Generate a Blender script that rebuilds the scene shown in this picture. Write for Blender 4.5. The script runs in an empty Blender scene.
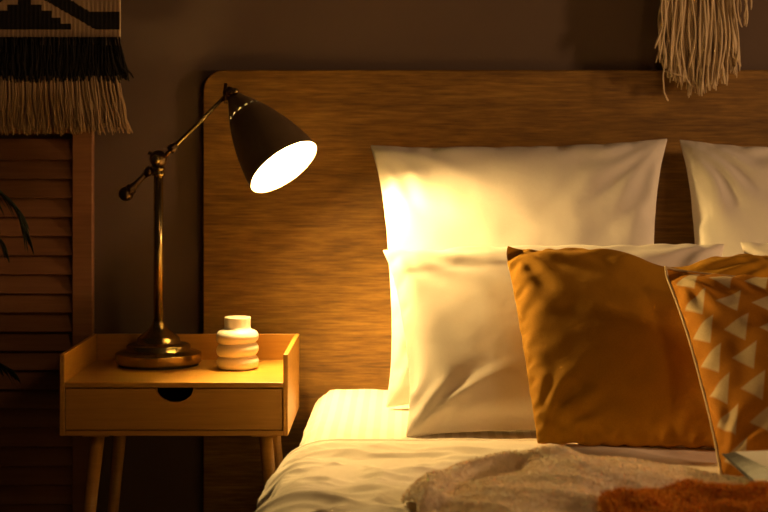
import bpy, bmesh, math, random
import numpy as np
from mathutils import Vector, Matrix, noise

random.seed(7)
RNG = np.random.default_rng(11)
PI = math.pi
scene = bpy.context.scene
COL = scene.collection

# ------------------------------------------------------------------ camera
EYE = 1.03            # eye height above the floor
WALL = 3.85           # camera to back wall
FPX = 1750.0          # focal length in pixels of the 768 wide frame
CX, CY = 405.0, 140.0 # vanishing point of the lines square to the wall


def P(px, py, d):
    """real point seen at a given place of the photo, d metres in front of the eye"""
    return Vector(((px - CX) / FPX * d, -(WALL - d), EYE - (py - CY) / FPX * d))


cam = bpy.data.cameras.new('camera')
cam.sensor_width = 36.0
cam.sensor_fit = 'HORIZONTAL'
cam.lens = FPX * 36.0 / 768.0
cam.shift_x = (384.0 - CX) / 768.0
cam.shift_y = (CY - 256.0) / 768.0
cam.clip_start = 0.05
cam.dof.use_dof = True
cam.dof.focus_distance = 3.35
cam.dof.aperture_fstop = 5.6
camo = bpy.data.objects.new('camera', cam)
COL.objects.link(camo)
camo.location = (0, -WALL, EYE)
camo.rotation_euler = (PI / 2, 0, 0)
scene.camera = camo


# ------------------------------------------------------------------ object helpers
def tag(o, label=None, cat=None, group=None, kind=None):
    if label: o['label'] = label
    if cat: o['category'] = cat
    if group: o['group'] = group
    if kind: o['kind'] = kind
    return o


def thing(name, loc, label, cat, group=None):
    o = bpy.data.objects.new(name, None)
    o.empty_display_size = 0.05
    COL.objects.link(o)
    o.location = loc
    return tag(o, label, cat, group)


def link(name, me, mat, parent=None, smooth=True, bevel=0.0, subsurf=0, solid=0.0):
    o = bpy.data.objects.new(name, me)
    COL.objects.link(o)
    mats = mat if isinstance(mat, (list, tuple)) else [mat]
    for m in mats:
        me.materials.append(m)
    if parent is not None:
        o.parent = parent
        # part meshes sit in world coordinates; only the thing's Empty is moved
        o.matrix_parent_inverse = Matrix.Translation(-parent.location)
    if smooth:
        for p in me.polygons:
            p.use_smooth = True
    if solid:
        m = o.modifiers.new('solid', 'SOLIDIFY'); m.thickness = solid; m.offset = -1
    if bevel:
        m = o.modifiers.new('bevel', 'BEVEL'); m.width = bevel; m.segments = 3; m.limit_method = 'ANGLE'
        m.angle_limit = math.radians(35)
        m.harden_normals = True
    if subsurf:
        m = o.modifiers.new('subsurf', 'SUBSURF'); m.levels = subsurf; m.render_levels = subsurf
    return o


class MB:
    """collects shapes for ONE mesh object"""
    def __init__(s):
        s.v = []; s.f = []

    def add(s, vs, fs):
        n = len(s.v)
        s.v += [tuple(q) for q in vs]
        s.f += [tuple(n + i for i in f) for f in fs]

    def box(s, x0, x1, y0, y1, z0, z1):
        s.add([(x0, y0, z0), (x1, y0, z0), (x1, y1, z0), (x0, y1, z0), (x0, y0, z1), (x1, y0, z1), (x1, y1, z1), (x0, y1, z1)],
              [(0, 3, 2, 1), (4, 5, 6, 7), (0, 1, 5, 4), (1, 2, 6, 5), (2, 3, 7, 6), (3, 0, 4, 7)])

    def prism(s, pts, y0, y1):
        """outline in x, z pushed along y"""
        n = len(pts)
        s.add([(x, y0, z) for x, z in pts] + [(x, y1, z) for x, z in pts],
              [tuple(range(n)), tuple(range(2 * n - 1, n - 1, -1))] +
              [(i, i + n, (i + 1) % n + n, (i + 1) % n) for i in range(n)])

    def lathe(s, prof, org, axis=(0, 0, 1), seg=48, skip=None, cap0=False, cap1=False):
        """prof: (distance along axis, radius)"""
        a = Vector(axis).normalized()
        u = a.orthogonal().normalized(); w = a.cross(u)
        n = len(s.v); org = Vector(org)
        for (h, r) in prof:
            for k in range(seg):
                t = 2 * PI * k / seg
                s.v.append(tuple(org + a * h + (u * math.cos(t) + w * math.sin(t)) * r))
        for i in range(len(prof) - 1):
            for k in range(seg):
                if skip and skip(i, k): continue
                k2 = (k + 1) % seg
                s.f.append((n + i * seg + k, n + i * seg + k2, n + (i + 1) * seg + k2, n + (i + 1) * seg + k))
        if cap0: s.f.append(tuple(n + k for k in range(seg - 1, -1, -1)))
        if cap1: s.f.append(tuple(n + (len(prof) - 1) * seg + k for k in range(seg)))

    def tube(s, pts, r, seg=8, caps=True, closed=False):
        pts = [Vector(p) for p in pts]
        n0 = len(s.v); n = len(pts)
        rr = r if isinstance(r, (list, tuple)) else [r] * n
        up = None
        for i, p in enumerate(pts):
            if closed:
                t = pts[(i + 1) % n] - pts[i - 1]
            else:
                t = pts[min(i + 1, n - 1)] - pts[max(i - 1, 0)]
            t.normalize()
            if up is None: up = t.orthogonal().normalized()
            up = (up - t * up.dot(t)).normalized()
            w = t.cross(up)
            for k in range(seg):
                a = 2 * PI * k / seg
                s.v.append(tuple(p + (up * math.cos(a) + w * math.sin(a)) * rr[i]))
        for i in range(n if closed else n - 1):
            j = (i + 1) % n
            for k in range(seg):
                k2 = (k + 1) % seg
                s.f.append((n0 + i * seg + k, n0 + i * seg + k2, n0 + j * seg + k2, n0 + j * seg + k))
        if caps and not closed:
            s.f.append(tuple(n0 + k for k in range(seg - 1, -1, -1)))
            s.f.append(tuple(n0 + (n - 1) * seg + k for k in range(seg)))

    def ball(s, c, r, seg=24, ring=14, sc=(1, 1, 1)):
        c = Vector(c)
        prof = [(-math.cos(PI * i / ring) * r, max(1e-5, math.sin(PI * i / ring) * r)) for i in range(ring + 1)]
        n = len(s.v)
        s.lathe(prof, (0, 0, 0), seg=seg)
        for i in range(n, len(s.v)):
            v = s.v[i]
            s.v[i] = (c.x + v[0] * sc[0], c.y + v[1] * sc[1], c.z + v[2] * sc[2])

    def build(s, name, mat, parent=None, smooth=True, **kw):
        me = bpy.data.meshes.new(name)
        me.from_pydata(s.v, [], s.f)
        me.update()
        bm = bmesh.new(); bm.from_mesh(me)
        bmesh.ops.recalc_face_normals(bm, faces=bm.faces)
        bm.to_mesh(me); bm.free()
        return link(name, me, mat, parent, smooth, **kw)


def boxo(name, x0, x1, y0, y1, z0, z1, mat, parent=None, bevel=0.0015):
    b = MB(); b.box(x0, x1, y0, y1, z0, z1)
    return b.build(name, mat, parent, smooth=False, bevel=bevel)


# ------------------------------------------------------------------ materials
def base_mat(name):
    m = bpy.data.materials.new(name)
    m.use_nodes = True
    nt = m.node_tree
    return m, nt, nt.nodes['Principled BSDF']


def N(nt, typ, **kw):
    n = nt.nodes.new(typ)
    for k, v in kw.items():
        if k.startswith('i_'):
            n.inputs[k[2:].replace('_', ' ')].default_value = v
        else:
            setattr(n, k, v)
    return n


def ramp(nt, fac, stops):
    r = nt.nodes.new('ShaderNodeValToRGB')
    e = r.color_ramp.elements
    while len(e) < len(stops): e.new(0.5)
    for q, (p, c) in zip(e, stops):
        q.position = p; q.color = (c[0], c[1], c[2], 1)
    nt.links.new(fac, r.inputs[0])
    return r.outputs[0]


def bump(nt, b, height, strength=0.3, dist=0.002):
    n = N(nt, 'ShaderNodeBump'); n.inputs['Strength'].default_value = strength
    n.inputs['Distance'].default_value = dist
    nt.links.new(height, n.inputs['Height'])
    nt.links.new(n.outputs[0], b.inputs['Normal'])


def coords(nt, scale, kind='Object'):
    tc = N(nt, 'ShaderNodeTexCoord'); mp = N(nt, 'ShaderNodeMapping')
    mp.inputs['Scale'].default_value = scale
    nt.links.new(tc.outputs[kind], mp.inputs[0])
    return mp.outputs[0]


def plain(name, c, rough=0.5, metal=0.0, var=0.0, vs=20.0, bmp=0.0):
    m, nt, b = base_mat(name)
    b.inputs['Base Color'].default_value = (*c, 1)
    b.inputs['Roughness'].default_value = rough
    b.inputs['Metallic'].default_value = metal
    if var or bmp:
        no = N(nt, 'ShaderNodeTexNoise'); no.inputs['Scale'].default_value = vs; no.inputs['Detail'].default_value = 5
        nt.links.new(coords(nt, (1, 1, 1)), no.inputs['Vector'])
        if var:
            col = ramp(nt, no.outputs[0], [(0.3, [q * (1 - var) for q in c]), (0.7, [min(1, q * (1 + var)) for q in c])])
            nt.links.new(col, b.inputs['Base Color'])
        if bmp: bump(nt, b, no.outputs[0], bmp, 0.002)
    return m


def wood(name, dark, mid, light, scale, fine, rough=0.5, gl=0.4):
    m, nt, b = base_mat(name)
    v = coords(nt, scale)
    n1 = N(nt, 'ShaderNodeTexNoise'); n1.inputs['Scale'].default_value = 1.0; n1.inputs['Detail'].default_value = 8
    n1.inputs['Roughness'].default_value = 0.65; n1.inputs['Distortion'].default_value = 0.6
    nt.links.new(v, n1.inputs['Vector'])
    n2 = N(nt, 'ShaderNodeTexNoise'); n2.inputs['Scale'].default_value = 1.0; n2.inputs['Detail'].default_value = 4
    n2.inputs['Roughness'].default_value = 0.7
    nt.links.new(coords(nt, fine), n2.inputs['Vector'])
    mx = N(nt, 'ShaderNodeMath', operation='MULTIPLY_ADD')
    mx.inputs[1].default_value = gl; 
    nt.links.new(n2.outputs[0], mx.inputs[0]); 
    sc = N(nt, 'ShaderNodeMath', operation='MULTIPLY'); sc.inputs[1].default_value = 1 - gl
    nt.links.new(n1.outputs[0], sc.inputs[0]); nt.links.new(sc.outputs[0], mx.inputs[2])
    col = ramp(nt, mx.outputs[0], [(0.36, dark), (0.5, mid), (0.63, light)])
    nt.links.new(col, b.inputs['Base Color'])
    b.inputs['Roughness'].default_value = rough
    bump(nt, b, n2.outputs[0], 0.25, 0.0008)
    return m


def fabric(name, c, sheen=0.3, weave=900.0, crumple=0.0, cs=14.0, rough=0.92, var=0.04, bs=0.35):
    m, nt, b = base_mat(name)
    v = coords(nt, (1, 1, 1))
    n1 = N(nt, 'ShaderNodeTexNoise'); n1.inputs['Scale'].default_value = weave; n1.inputs['Detail'].default_value = 2
    nt.links.new(v, n1.inputs['Vector'])
    n2 = N(nt, 'ShaderNodeTexNoise'); n2.inputs['Scale'].default_value = cs; n2.inputs['Detail'].default_value = 4
    n2.inputs['Distortion'].default_value = 0.8
    nt.links.new(v, n2.inputs['Vector'])
    col = ramp(nt, n1.outputs[0], [(0.3, [q * (1 - var) for q in c]), (0.7, [min(1, q * (1 + var)) for q in c])])
    nt.links.new(col, b.inputs['Base Color'])
    b.inputs['Roughness'].default_value = rough
    b.inputs['Sheen Weight'].default_value = sheen
    b.inputs['Sheen Roughness'].default_value = 0.5
    b.inputs['Specular IOR Level'].default_value = 0.2
    b1 = N(nt, 'ShaderNodeBump'); b1.inputs['Strength'].default_value = bs; b1.inputs['Distance'].default_value = 0.0006
    nt.links.new(n1.outputs[0], b1.inputs['Height'])
    if crumple:
        b2 = N(nt, 'ShaderNodeBump'); b2.inputs['Strength'].default_value = crumple; b2.inputs['Distance'].default_value = 0.01
        nt.links.new(n2.outputs[0], b2.inputs['Height']); nt.links.new(b1.outputs[0], b2.inputs['Normal'])
        nt.links.new(b2.outputs[0], b.inputs['Normal'])
    else:
        nt.links.new(b1.outputs[0], b.inputs['Normal'])
    return m


M = {}
M['wall'] = plain('painted wall', (0.12, 0.080, 0.058), 0.9, var=0.05, vs=3.0, bmp=0.0)
M['floor'] = wood('dark floorboards', (0.05, 0.028, 0.015), (0.09, 0.05, 0.028), (0.13, 0.075, 0.04), (1, 12, 1), (4, 120, 4), 0.45)
M['headboard'] = wood('oak veneer', (0.105, 0.047, 0.008), (0.20, 0.101, 0.0145), (0.315, 0.17, 0.03), (2.0, 1, 22), (12, 5, 165), 0.5, 0.62)
M['nightwood'] = wood('light oak', (0.37, 0.175, 0.022), (0.45, 0.222, 0.032), (0.52, 0.27, 0.045), (1.6, 4, 9), (5, 20, 110), 0.42, 0.5)
M['endgrain'] = plain('pale cut edge of oak', (0.66, 0.45, 0.22), 0.5, var=0.08, vs=120)
M['screen'] = wood('stained pine', (0.19, 0.083, 0.032), (0.25, 0.112, 0.044), (0.31, 0.145, 0.06), (1.2, 6, 14), (5, 40, 120), 0.5, 0.45)
M['bedbase'] = wood('dark bed frame', (0.08, 0.04, 0.02), (0.12, 0.065, 0.03), (0.16, 0.09, 0.045), (1.2, 6, 14), (5, 40, 120), 0.5, 0.45)
M['white'] = fabric('white cotton', (0.80, 0.76, 0.70), 0.1, 900, 0.10, 16)
M['white2'] = fabric('cream cotton', (0.80, 0.74, 0.66), 0.1, 900, 0.12, 14)
M['duvet'] = fabric('white duvet cotton', (0.88, 0.80, 0.68), 0.1, 900, 0.12, 12)
M['mustard'] = fabric('mustard velvet cotton', (0.42, 0.20, 0.008), 0.0, 700, 0.14, 22, 0.95, 0.12)
M['fleece'] = fabric('white sherpa fleece', (0.90, 0.75, 0.56), 0.1, 260, 0.25, 60, 1.0, 0.06, 0.5)
bf_ = M['fleece'].node_tree.nodes['Principled BSDF']; bf_.inputs['Subsurface Weight'].default_value = 0.4; bf_.inputs['Subsurface Scale'].default_value = 0.02; bf_.inputs['Subsurface Radius'].default_value = (1.0, 0.7, 0.45)
M['throw'] = fabric('brown plush', (0.68, 0.30, 0.025), 0.1, 320, 0.3, 45, 1.0, 0.3, 0.6)
M['yarn'] = fabric('natural cotton yarn', (0.36, 0.24, 0.13), 0.1, 1500, 0.0, 10, 0.95, 0.2, 0.8)
M['yarn_light'] = fabric('pale cotton yarn', (0.62, 0.50, 0.33), 0.1, 1500, 0.0, 10, 0.95, 0.2, 0.8)
M['blackyarn'] = fabric('black wool', (0.012, 0.010, 0.009), 0.0, 1500, 0.0, 10, 0.95, 0.2, 0.8)
M['weave'] = fabric('beige woven wool', (0.33, 0.22, 0.13), 0.0, 1200, 0.0, 10, 0.95, 0.18, 0.8)
M['brass'] = plain('aged brass', (0.36, 0.27, 0.105), 0.27, 1.0, var=0.12, vs=30)
M['bronze'] = plain('dark bronze', (0.13, 0.085, 0.045), 0.34, 1.0, var=0.15, vs=25)
M['shade'] = plain('bronze lacquer', (0.17, 0.115, 0.06), 0.34, 0.2, var=0.1, vs=20)
M['lining'] = plain('white enamel', (0.28, 0.27, 0.25), 0.5)
M['black'] = plain('black felt', (0.012, 0.010, 0.008), 0.85)
M['ceramic'] = plain('cream ceramic', (0.80, 0.74, 0.62), 0.38, var=0.02, vs=30)
M['leaf'] = plain('palm leaf', (0.012, 0.022, 0.008), 0.4, var=0.3, vs=30)
M['pot'] = plain('clay pot', (0.22, 0.12, 0.07), 0.8, var=0.1, vs=20)
M['soil'] = plain('soil', (0.03, 0.02, 0.012), 0.95, var=0.3, vs=80)
M['paper'] = plain('book paper', (0.72, 0.69, 0.63), 0.9, var=0.02, vs=60)
M['pageedge'] = plain('page edges', (0.42, 0.37, 0.30), 0.9, var=0.12, vs=300)
M['cover'] = plain('grey book cover', (0.07, 0.065, 0.06), 0.6, var=0.05, vs=60)
M['dowel'] = wood('wooden dowel', (0.30, 0.18, 0.09), (0.38, 0.24, 0.12), (0.46, 0.3, 0.16), (2, 20, 20), (8, 80, 80), 0.6)
M['piping'] = fabric('cream piping', (0.66, 0.50, 0.28), 0.1, 1400, 0.0)

# glowing frosted bulb
m, nt, b = base_mat('lit bulb')
em = N(nt, 'ShaderNodeEmission')
em.inputs['Color'].default_value = (1.0, 0.62, 0.20, 1)
em.inputs['Strength'].default_value = 3000.0
nt.links.new(em.outputs[0], nt.nodes['Material Output'].inputs[0])
M['bulb'] = m

# satin stripe sheet: woven stripes along the bed
m, nt, b = base_mat('satin stripe cotton')
wv = N(nt, 'ShaderNodeTexWave'); wv.wave_type = 'BANDS'; wv.bands_direction = 'X'
wv.inputs['Scale'].default_value = 12.0; wv.inputs['Distortion'].default_value = 0.3
nt.links.new(coords(nt, (1, 1, 1)), wv.inputs['Vector'])
col = ramp(nt, wv.outputs['Fac'], [(0.42, (0.72, 0.65, 0.55)), (0.58, (0.84, 0.78, 0.69))])
nt.links.new(col, b.inputs['Base Color'])
rr = N(nt, 'ShaderNodeMapRange'); rr.inputs[3].default_value = 0.9; rr.inputs[4].default_value = 0.55
nt.links.new(wv.outputs['Fac'], rr.inputs[0]); nt.links.new(rr.outputs[0], b.inputs['Roughness'])
M['stripe'] = m

# printed triangles on the orange cushion (woven into the cloth, in the cloth's own uv)
m, nt, b = base_mat('orange triangle print')
uv = N(nt, 'ShaderNodeUVMap')
sp = N(nt, 'ShaderNodeSeparateXYZ'); nt.links.new(uv.outputs[0], sp.inputs[0])
def mth(op, a, bq=None, cq=None):
    n = N(nt, 'ShaderNodeMath', operation=op)
    for i, q in enumerate((a, bq, cq)):
        if q is None: continue
        if isinstance(q, (int, float)): n.inputs[i].default_value = q
        else: nt.links.new(q, n.inputs[i])
    return n.outputs[0]
fx = mth('FRACT', mth('MULTIPLY_ADD', sp.outputs[0], 7.0, -0.13))
fy = mth('FRACT', mth('MULTIPLY_ADD', sp.outputs[1], -7.2, 7.05))
tri = [(0.05, 0.56), (0.86, 0.04), (0.56, 0.97)]
acc = None
for i in range(3):
    (x0, y0), (x1, y1) = tri[i], tri[(i + 1) % 3]
    # inside when cross >= 0
    e = mth('SUBTRACT', mth('MULTIPLY', mth('SUBTRACT', fy, y0), x1 - x0), mth('MULTIPLY', mth('SUBTRACT', fx, x0), y1 - y0))
    e = mth('MULTIPLY_ADD', e, 22.0, 0.5)
    n = N(nt, 'ShaderNodeClamp'); nt.links.new(e, n.inputs[0])
    acc = n.outputs[0] if acc is None else mth('MULTIPLY', acc, n.outputs[0])
no = N(nt, 'ShaderNodeTexNoise'); no.inputs['Scale'].default_value = 600; no.inputs['Detail'].default_value = 3
nt.links.new(coords(nt, (1, 1, 1)), no.inputs['Vector'])
c1 = ramp(nt, no.outputs[0], [(0.3, (0.46, 0.175, 0.008)), (0.7, (0.60, 0.245, 0.013))])
c2 = ramp(nt, no.outputs[0], [(0.3, (0.66, 0.50, 0.27)), (0.7, (0.80, 0.64, 0.39))])
mx = N(nt, 'ShaderNodeMix', data_type='RGBA')
nt.links.new(acc, mx.inputs[0]); nt.links.new(c1, mx.inputs[6]); nt.links.new(c2, mx.inputs[7])
nt.links.new(mx.outputs[2], b.inputs['Base Color'])
b.inputs['Roughness'].default_value = 0.95
b.inputs['Specular IOR Level'].default_value = 0.2
bump(nt, b, no.outputs[0], 0.4, 0.0008)
M['triangles'] = m

# ------------------------------------------------------------------ setting
w = boxo('wall_back', -2.6, 3.2, 0.0, 0.12, 0.0, 2.7, M['wall'], bevel=0); tag(w, kind='structure')
w = boxo('floor', -2.6, 3.2, -4.6, 0.12, -0.1, 0.0, M['floor'], bevel=0); tag(w, kind='structure')

# ------------------------------------------------------------------ bed
def X(px, d): return (px - CX) / FPX * d


BX0, BX1 = -0.20, 1.37
BXC = (BX0 + BX1) / 2
bed = thing('bed', (BXC, -1.0, 0), 'double bed with a wide rounded brown oak headboard against the wall', 'bed')
hx0, hx1, hz = X(203, 3.826), 2 * BXC - X(203, 3.826), P(0, 70, 3.826).z
R = 0.045
pts = [(hx0, 0.0), (hx1, 0.0)]
for k in range(9):
    a = PI / 2 * k / 8
    pts.append((hx1 - R + R * math.cos(a), hz - R + R * math.sin(a)))
for k in range(9):
    a = PI / 2 + PI / 2 * k / 8
    pts.append((hx0 + R + R * math.cos(a), hz - R + R * math.sin(a)))
hb = MB(); hb.prism(pts, -0.024, -0.002)
hb.build('headboard', M['headboard'], bed, smooth=False, bevel=0.003)
boxo('bed_base', BX0 + 0.015, BX1 - 0.015, -2.1, -0.042, 0.12, 0.24, M['bedbase'], bed, bevel=0.004)
for x in (BX0 + 0.08, BX1 - 0.08):
    for y in (-0.12, -2.0):
        boxo('leg', x - 0.03, x + 0.03, y - 0.03, y + 0.03, 0, 0.12, M['bedbase'], bed, bevel=0.003)

MZ = 0.495


def rounded_shell(x0, x1, y0, y1, zt, zb, r, nx=70, ny=60):
    """an open bottomed rounded cloth shell over a mattress"""
    def prof(a0, a1, n):
        out = []
        for k in range(7):
            t = PI / 2 * k / 6
            out.append((a0 + r - r * math.cos(t), zt - r + r * math.sin(t)))
        mid = [(a0 + r + (a1 - a0 - 2 * r) * k / n, zt) for k in range(1, n)]
        end = [(a1 - r + r * math.sin(PI / 2 * k / 6), zt - r + r * math.cos(PI / 2 * k / 6)) for k in range(7)]
        return [(a0, zb)] + out + mid + end + [(a1, zb)]
    return prof(x0, x1, nx), prof(y0, y1, ny)


mat_thing = MB(); mat_thing.box(BX0 + 0.012, BX1 - 0.012, -2.08, -0.062, 0.242, MZ - 0.008)
mo = mat_thing.build('mattress', M['white2'], None, smooth=False, bevel=0.05)
tag(mo, 'thick white mattress lying on the bed under the striped sheet', 'mattress')


def sheet_mesh():
    px, py = rounded_shell(BX0, BX1, -2.09, -0.05, MZ, 0.25, 0.055, 120, 90)
    vs, fs = [], []
    nx, ny = len(px), len(py)
    for j, (y, zy) in enumerate(py):
        for i, (x, zx) in enumerate(px):
            z = max(0.25, MZ - math.hypot(MZ - zx, MZ - zy))
            top = (z > MZ - 0.002)
            n = noise.noise(Vector((x * 9, y * 7, 0.3))) * 0.003 + noise.noise(Vector((x * 26 + y * 9, y * 14, 1.3))) * 0.002
            edge = max(0, 1 - abs(x - BX0) / 0.16)
            fold = noise.noise(Vector((x * 6, y * 26 + x * 30, 4.0))) * 0.006 * edge
            # corner: pull in where both are rounded
            vs.append((x - fold, y, z + (n if top else 0) + fold * 0.6 - (0.006 if not top else 0)))
    for j in range(ny - 1):
        for i in range(nx - 1):
            a = j * nx + i
            fs.append((a, a + 1, a + nx + 1, a + nx))
    b = MB(); b.add(vs, fs); return b


so = sheet_mesh().build('fitted_sheet', M['stripe'], None)
tag(so, 'white satin striped fitted sheet stretched over the mattress beside the nightstand', 'sheet')


# ------------------------------------------------------------------ cloth pillows (small position based cloth solver)
def inflate(W, H, vol, nu=57, nv=57, steps=170, seam=0.96, seed=0, heavy=0.25, bend=0.18, smooth=12):
    rng = np.random.default_rng(seed)
    dx, dz = W / (nu - 1), H / (nv - 1)
    X, Z = np.meshgrid(np.linspace(-W / 2, W / 2, nu), np.linspace(-H / 2, H / 2, nv))
    U, V = np.meshgrid(np.linspace(-1, 1, nu), np.linspace(-1, 1, nv))
    t0 = 0.05 * ((1 - U ** 2) * (1 - V ** 2)) ** 0.5
    def nz(s):
        a = rng.normal(size=(nv, nu))
        for _ in range(s):
            a = (a + np.roll(a, 1, 0) + np.roll(a, -1, 0) + np.roll(a, 1, 1) + np.roll(a, -1, 1)) / 5
        return a / (a.std() + 1e-9)
    S = []
    for sgn in (1, -1):
        q = np.zeros((nv, nu, 3))
        q[..., 0] = X; q[..., 2] = Z
        q[..., 1] = sgn * (t0 + 0.002 * nz(2) * (t0 > 0))
        S.append(q)
    S = np.stack(S)
    vel = np.zeros_like(S)
    inner = np.zeros((nv, nu), bool); inner[1:-1, 1:-1] = True

    def con(a, bq, L, k, hard=True):
        d = bq - a
        l = np.sqrt((d * d).sum(-1, keepdims=True)) + 1e-12
        c = (l - L) / l * 0.5 * k
        if not hard: c = np.where(l < L, c, 0)
        a += d * c; bq -= d * c

    def weld():
        m = (S[0] + S[1]) * 0.5
        for q in S:
            q[0] = m[0]; q[-1] = m[-1]; q[:, 0] = m[:, 0]; q[:, -1] = m[:, -1]
    dl = math.hypot(dx, dz)
    Lx = np.full((nv, nu - 1, 1), dx); Lx[0] *= seam; Lx[-1] *= seam
    Lz = np.full((nv - 1, nu, 1), dz); Lz[:, 0] *= seam; Lz[:, -1] *= seam
    for st in range(steps):
        # pressure towards the wanted volume
        vol_now = ((S[0][..., 1] - S[1][..., 1])).sum() * dx * dz
        p = 9.0 * (vol / max(vol_now, 1e-6) - 1.0)
        p = max(min(p, 4.0), -1.0)
        for s_, sgn in ((0, 1), (1, -1)):
            q = S[s_]
            gu = np.zeros_like(q); gv = np.zeros_like(q)
            gu[:, 1:-1] = q[:, 2:] - q[:, :-2]; gv[1:-1] = q[2:] - q[:-2]
            n = np.cross(gv, gu) * sgn
            n /= (np.linalg.norm(n, axis=-1, keepdims=True) + 1e-9)
            hyd = 1 - heavy * (q[..., 2:3] / (H / 2))
            f = n * p * hyd * inner[..., None]
            vel[s_] = vel[s_] * 0.86 + f * 0.0011
        S += vel
        old = S.copy()
        for it in range(9):
            for q in S:
                for o in (0, 1):
                    con(q[:, o:-1:2], q[:, o + 1::2], Lx[:, o::2], 1.0)
                    con(q[o:-1:2], q[o + 1::2], Lz[o::2], 1.0)
                for oy in (0, 1):
                    con(q[oy:-1:2, :-1], q[oy + 1::2, 1:], dl, 0.30)
                    con(q[oy:-1:2, 1:], q[oy + 1::2, :-1], dl, 0.30)
                if it % 3 == 0:
                    for o in (0, 1, 2, 3):
                        con(q[:, o:-2:4], q[:, o + 2::4], 2 * dx, bend)
                        con(q[o:-2:4], q[o + 2::4], 2 * dz, bend)
            weld()
        vel += (S - old) * 0.5
    kx = np.minimum(np.arange(nu), np.arange(nu)[::-1]); kz = np.minimum(np.arange(nv), np.arange(nv)[::-1])
    km = np.clip((np.minimum(kz[:, None], kx[None, :]) - 2) / 8.0, 0, 1)[..., None] * 0.5
    for _ in range(smooth):
        for q in S:
            lap = np.zeros_like(q)
            lap[1:-1, 1:-1] = (q[2:, 1:-1] + q[:-2, 1:-1] + q[1:-1, 2:] + q[1:-1, :-2]) / 4 - q[1:-1, 1:-1]
            q += lap * km
    S[..., 0] -= S[..., 0].mean(); S[..., 2] -= (S[0, 0, :, 2].mean() + S[0, -1, :, 2].mean()) / 2
    return S


def pillow(S, TL, TR, BL, BR, name, mat, parent=None, thick=1.0, flip=False, tweak=None, subsurf=1, square=0.6, pull=(0.0, 0.0), crease=0.003, soft=0.004, seed=1):
    F, B = S
    nv, nu, _ = F.shape
    c = [F[0, 0], F[0, -1], F[-1, 0], F[-1, -1]]
    cx = (-c[0][0] + c[1][0] - c[2][0] + c[3][0]) / 4
    cz = (-c[0][2] - c[1][2] + c[2][2] + c[3][2]) / 4
    exs = np.maximum((np.abs(F[:, 0, 0]) + np.abs(F[:, -1, 0])) / 2, 1e-4)
    ezs = np.maximum((np.abs(F[0, :, 2]) + np.abs(F[-1, :, 2])) / 2, 1e-4)
    nrm = ((BR - BL) + (TR - TL)).cross((TL - BL) + (TR - BR)).normalized()

    def world(q, u, v):
        x, t, z = q
        x *= 1 + square * (cx / exs[v] - 1); z *= 1 + square * (cz / ezs[u] - 1)
        xn, zn = max(-1, min(1, x / cx)), max(-1, min(1, z / cz))
        x *= 1 - pull[0] * (1 - abs(zn) ** 3.0); z *= 1 - pull[1] * (1 - abs(xn) ** 3.0)
        face = min(1.0, abs(t) / 0.02)
        for qx in (-1, 1):
            for qz in (-1, 1):
                ax, az = 1 - xn * qx, 1 - zn * qz
                rho = math.hypot(ax, az)
                if rho < 1.3:
                    ph = math.atan2(az, ax)
                    t += crease * face * math.sin(ph * 15 + seed + 2 * qx + qz + 3 * noise.noise(Vector((xn * 3, zn * 3, seed)))) * math.exp(-((rho - 0.42) / 0.30) ** 2)
        t += soft * face * (noise.noise(Vector((xn * 2.3, zn * 2.3, seed * 3.1))) + 0.5 * noise.noise(Vector((xn * 5.5, zn * 4.5, seed * 1.7))))
        s = (x / cx + 1) / 2; r = (z / cz + 1) / 2
        if flip: s = 1 - s
        t = t * thick
        dz = 0.0
        if tweak:
            s, r, t, dz = tweak(s, r, t)
        w = BL * (1 - s) * (1 - r) + BR * s * (1 - r) + TL * (1 - s) * r + TR * s * r
        return w + nrm * t + Vector((0, 0, dz))
    vs, idF, idB, uvs = [], {}, {}, []
    for j in range(nv):
        for i in range(nu):
            idF[j, i] = len(vs); vs.append(world(F[j, i], i, j)); uvs.append((i / (nu - 1), j / (nv - 1)))
    for j in range(nv):
        for i in range(nu):
            if j in (0, nv - 1) or i in (0, nu - 1): idB[j, i] = idF[j, i]
            else:
                idB[j, i] = len(vs); vs.append(world(B[j, i], i, j)); uvs.append((i / (nu - 1), j / (nv - 1)))
    fs = []
    for j in range(nv - 1):
        for i in range(nu - 1):
            fs.append((idF[j, i], idF[j, i + 1], idF[j + 1, i + 1], idF[j + 1, i]))
            fs.append((idB[j, i], idB[j + 1, i], idB[j + 1, i + 1], idB[j, i + 1]))
    me = bpy.data.meshes.new(name)
    me.from_pydata([tuple(v) for v in vs], [], [f if not flip else tuple(reversed(f)) for f in fs])
    me.update()
    lay = me.uv_layers.new(name='UVMap')
    for lp in me.loops:
        lay.data[lp.index].uv = uvs[lp.vertex_index]
    o = link(name, me, mat, parent, True, subsurf=subsurf)
    rim = [vs[idF[0, i]] for i in range(nu)] + [vs[idF[j, nu - 1]] for j in range(1, nv)] + \
          [vs[idF[nv - 1, i]] for i in range(nu - 2, -1, -1)] + [vs[idF[j, 0]] for j in range(nv - 2, 0, -1)]
    return o, rim


def hem(r0, amt):
    def f(s, r, t):
        if t > 0:
            k = max(0.0, min(1.0, (r - r0 - 0.012 * math.sin(s * 7)) / 0.02))
            t = t + amt * k * (1 - max(0, (r - 0.93) / 0.07)) * min(1, t / 0.02)
        return s, r, t, 0.0
    return f


euro = inflate(0.65, 0.65, 0.030, seed=3, heavy=0.3, smooth=25)
stdp = inflate(0.72, 0.50, 0.027, nu=69, nv=51, seed=5, heavy=0.35, bend=0.3, smooth=40)
must = inflate(0.52, 0.48, 0.0155, nu=69, nv=65, seed=9, seam=0.90, heavy=0.25, smooth=16)
tric = inflate(0.47, 0.47, 0.0135, seed=13, seam=0.95, heavy=0.2)

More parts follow.
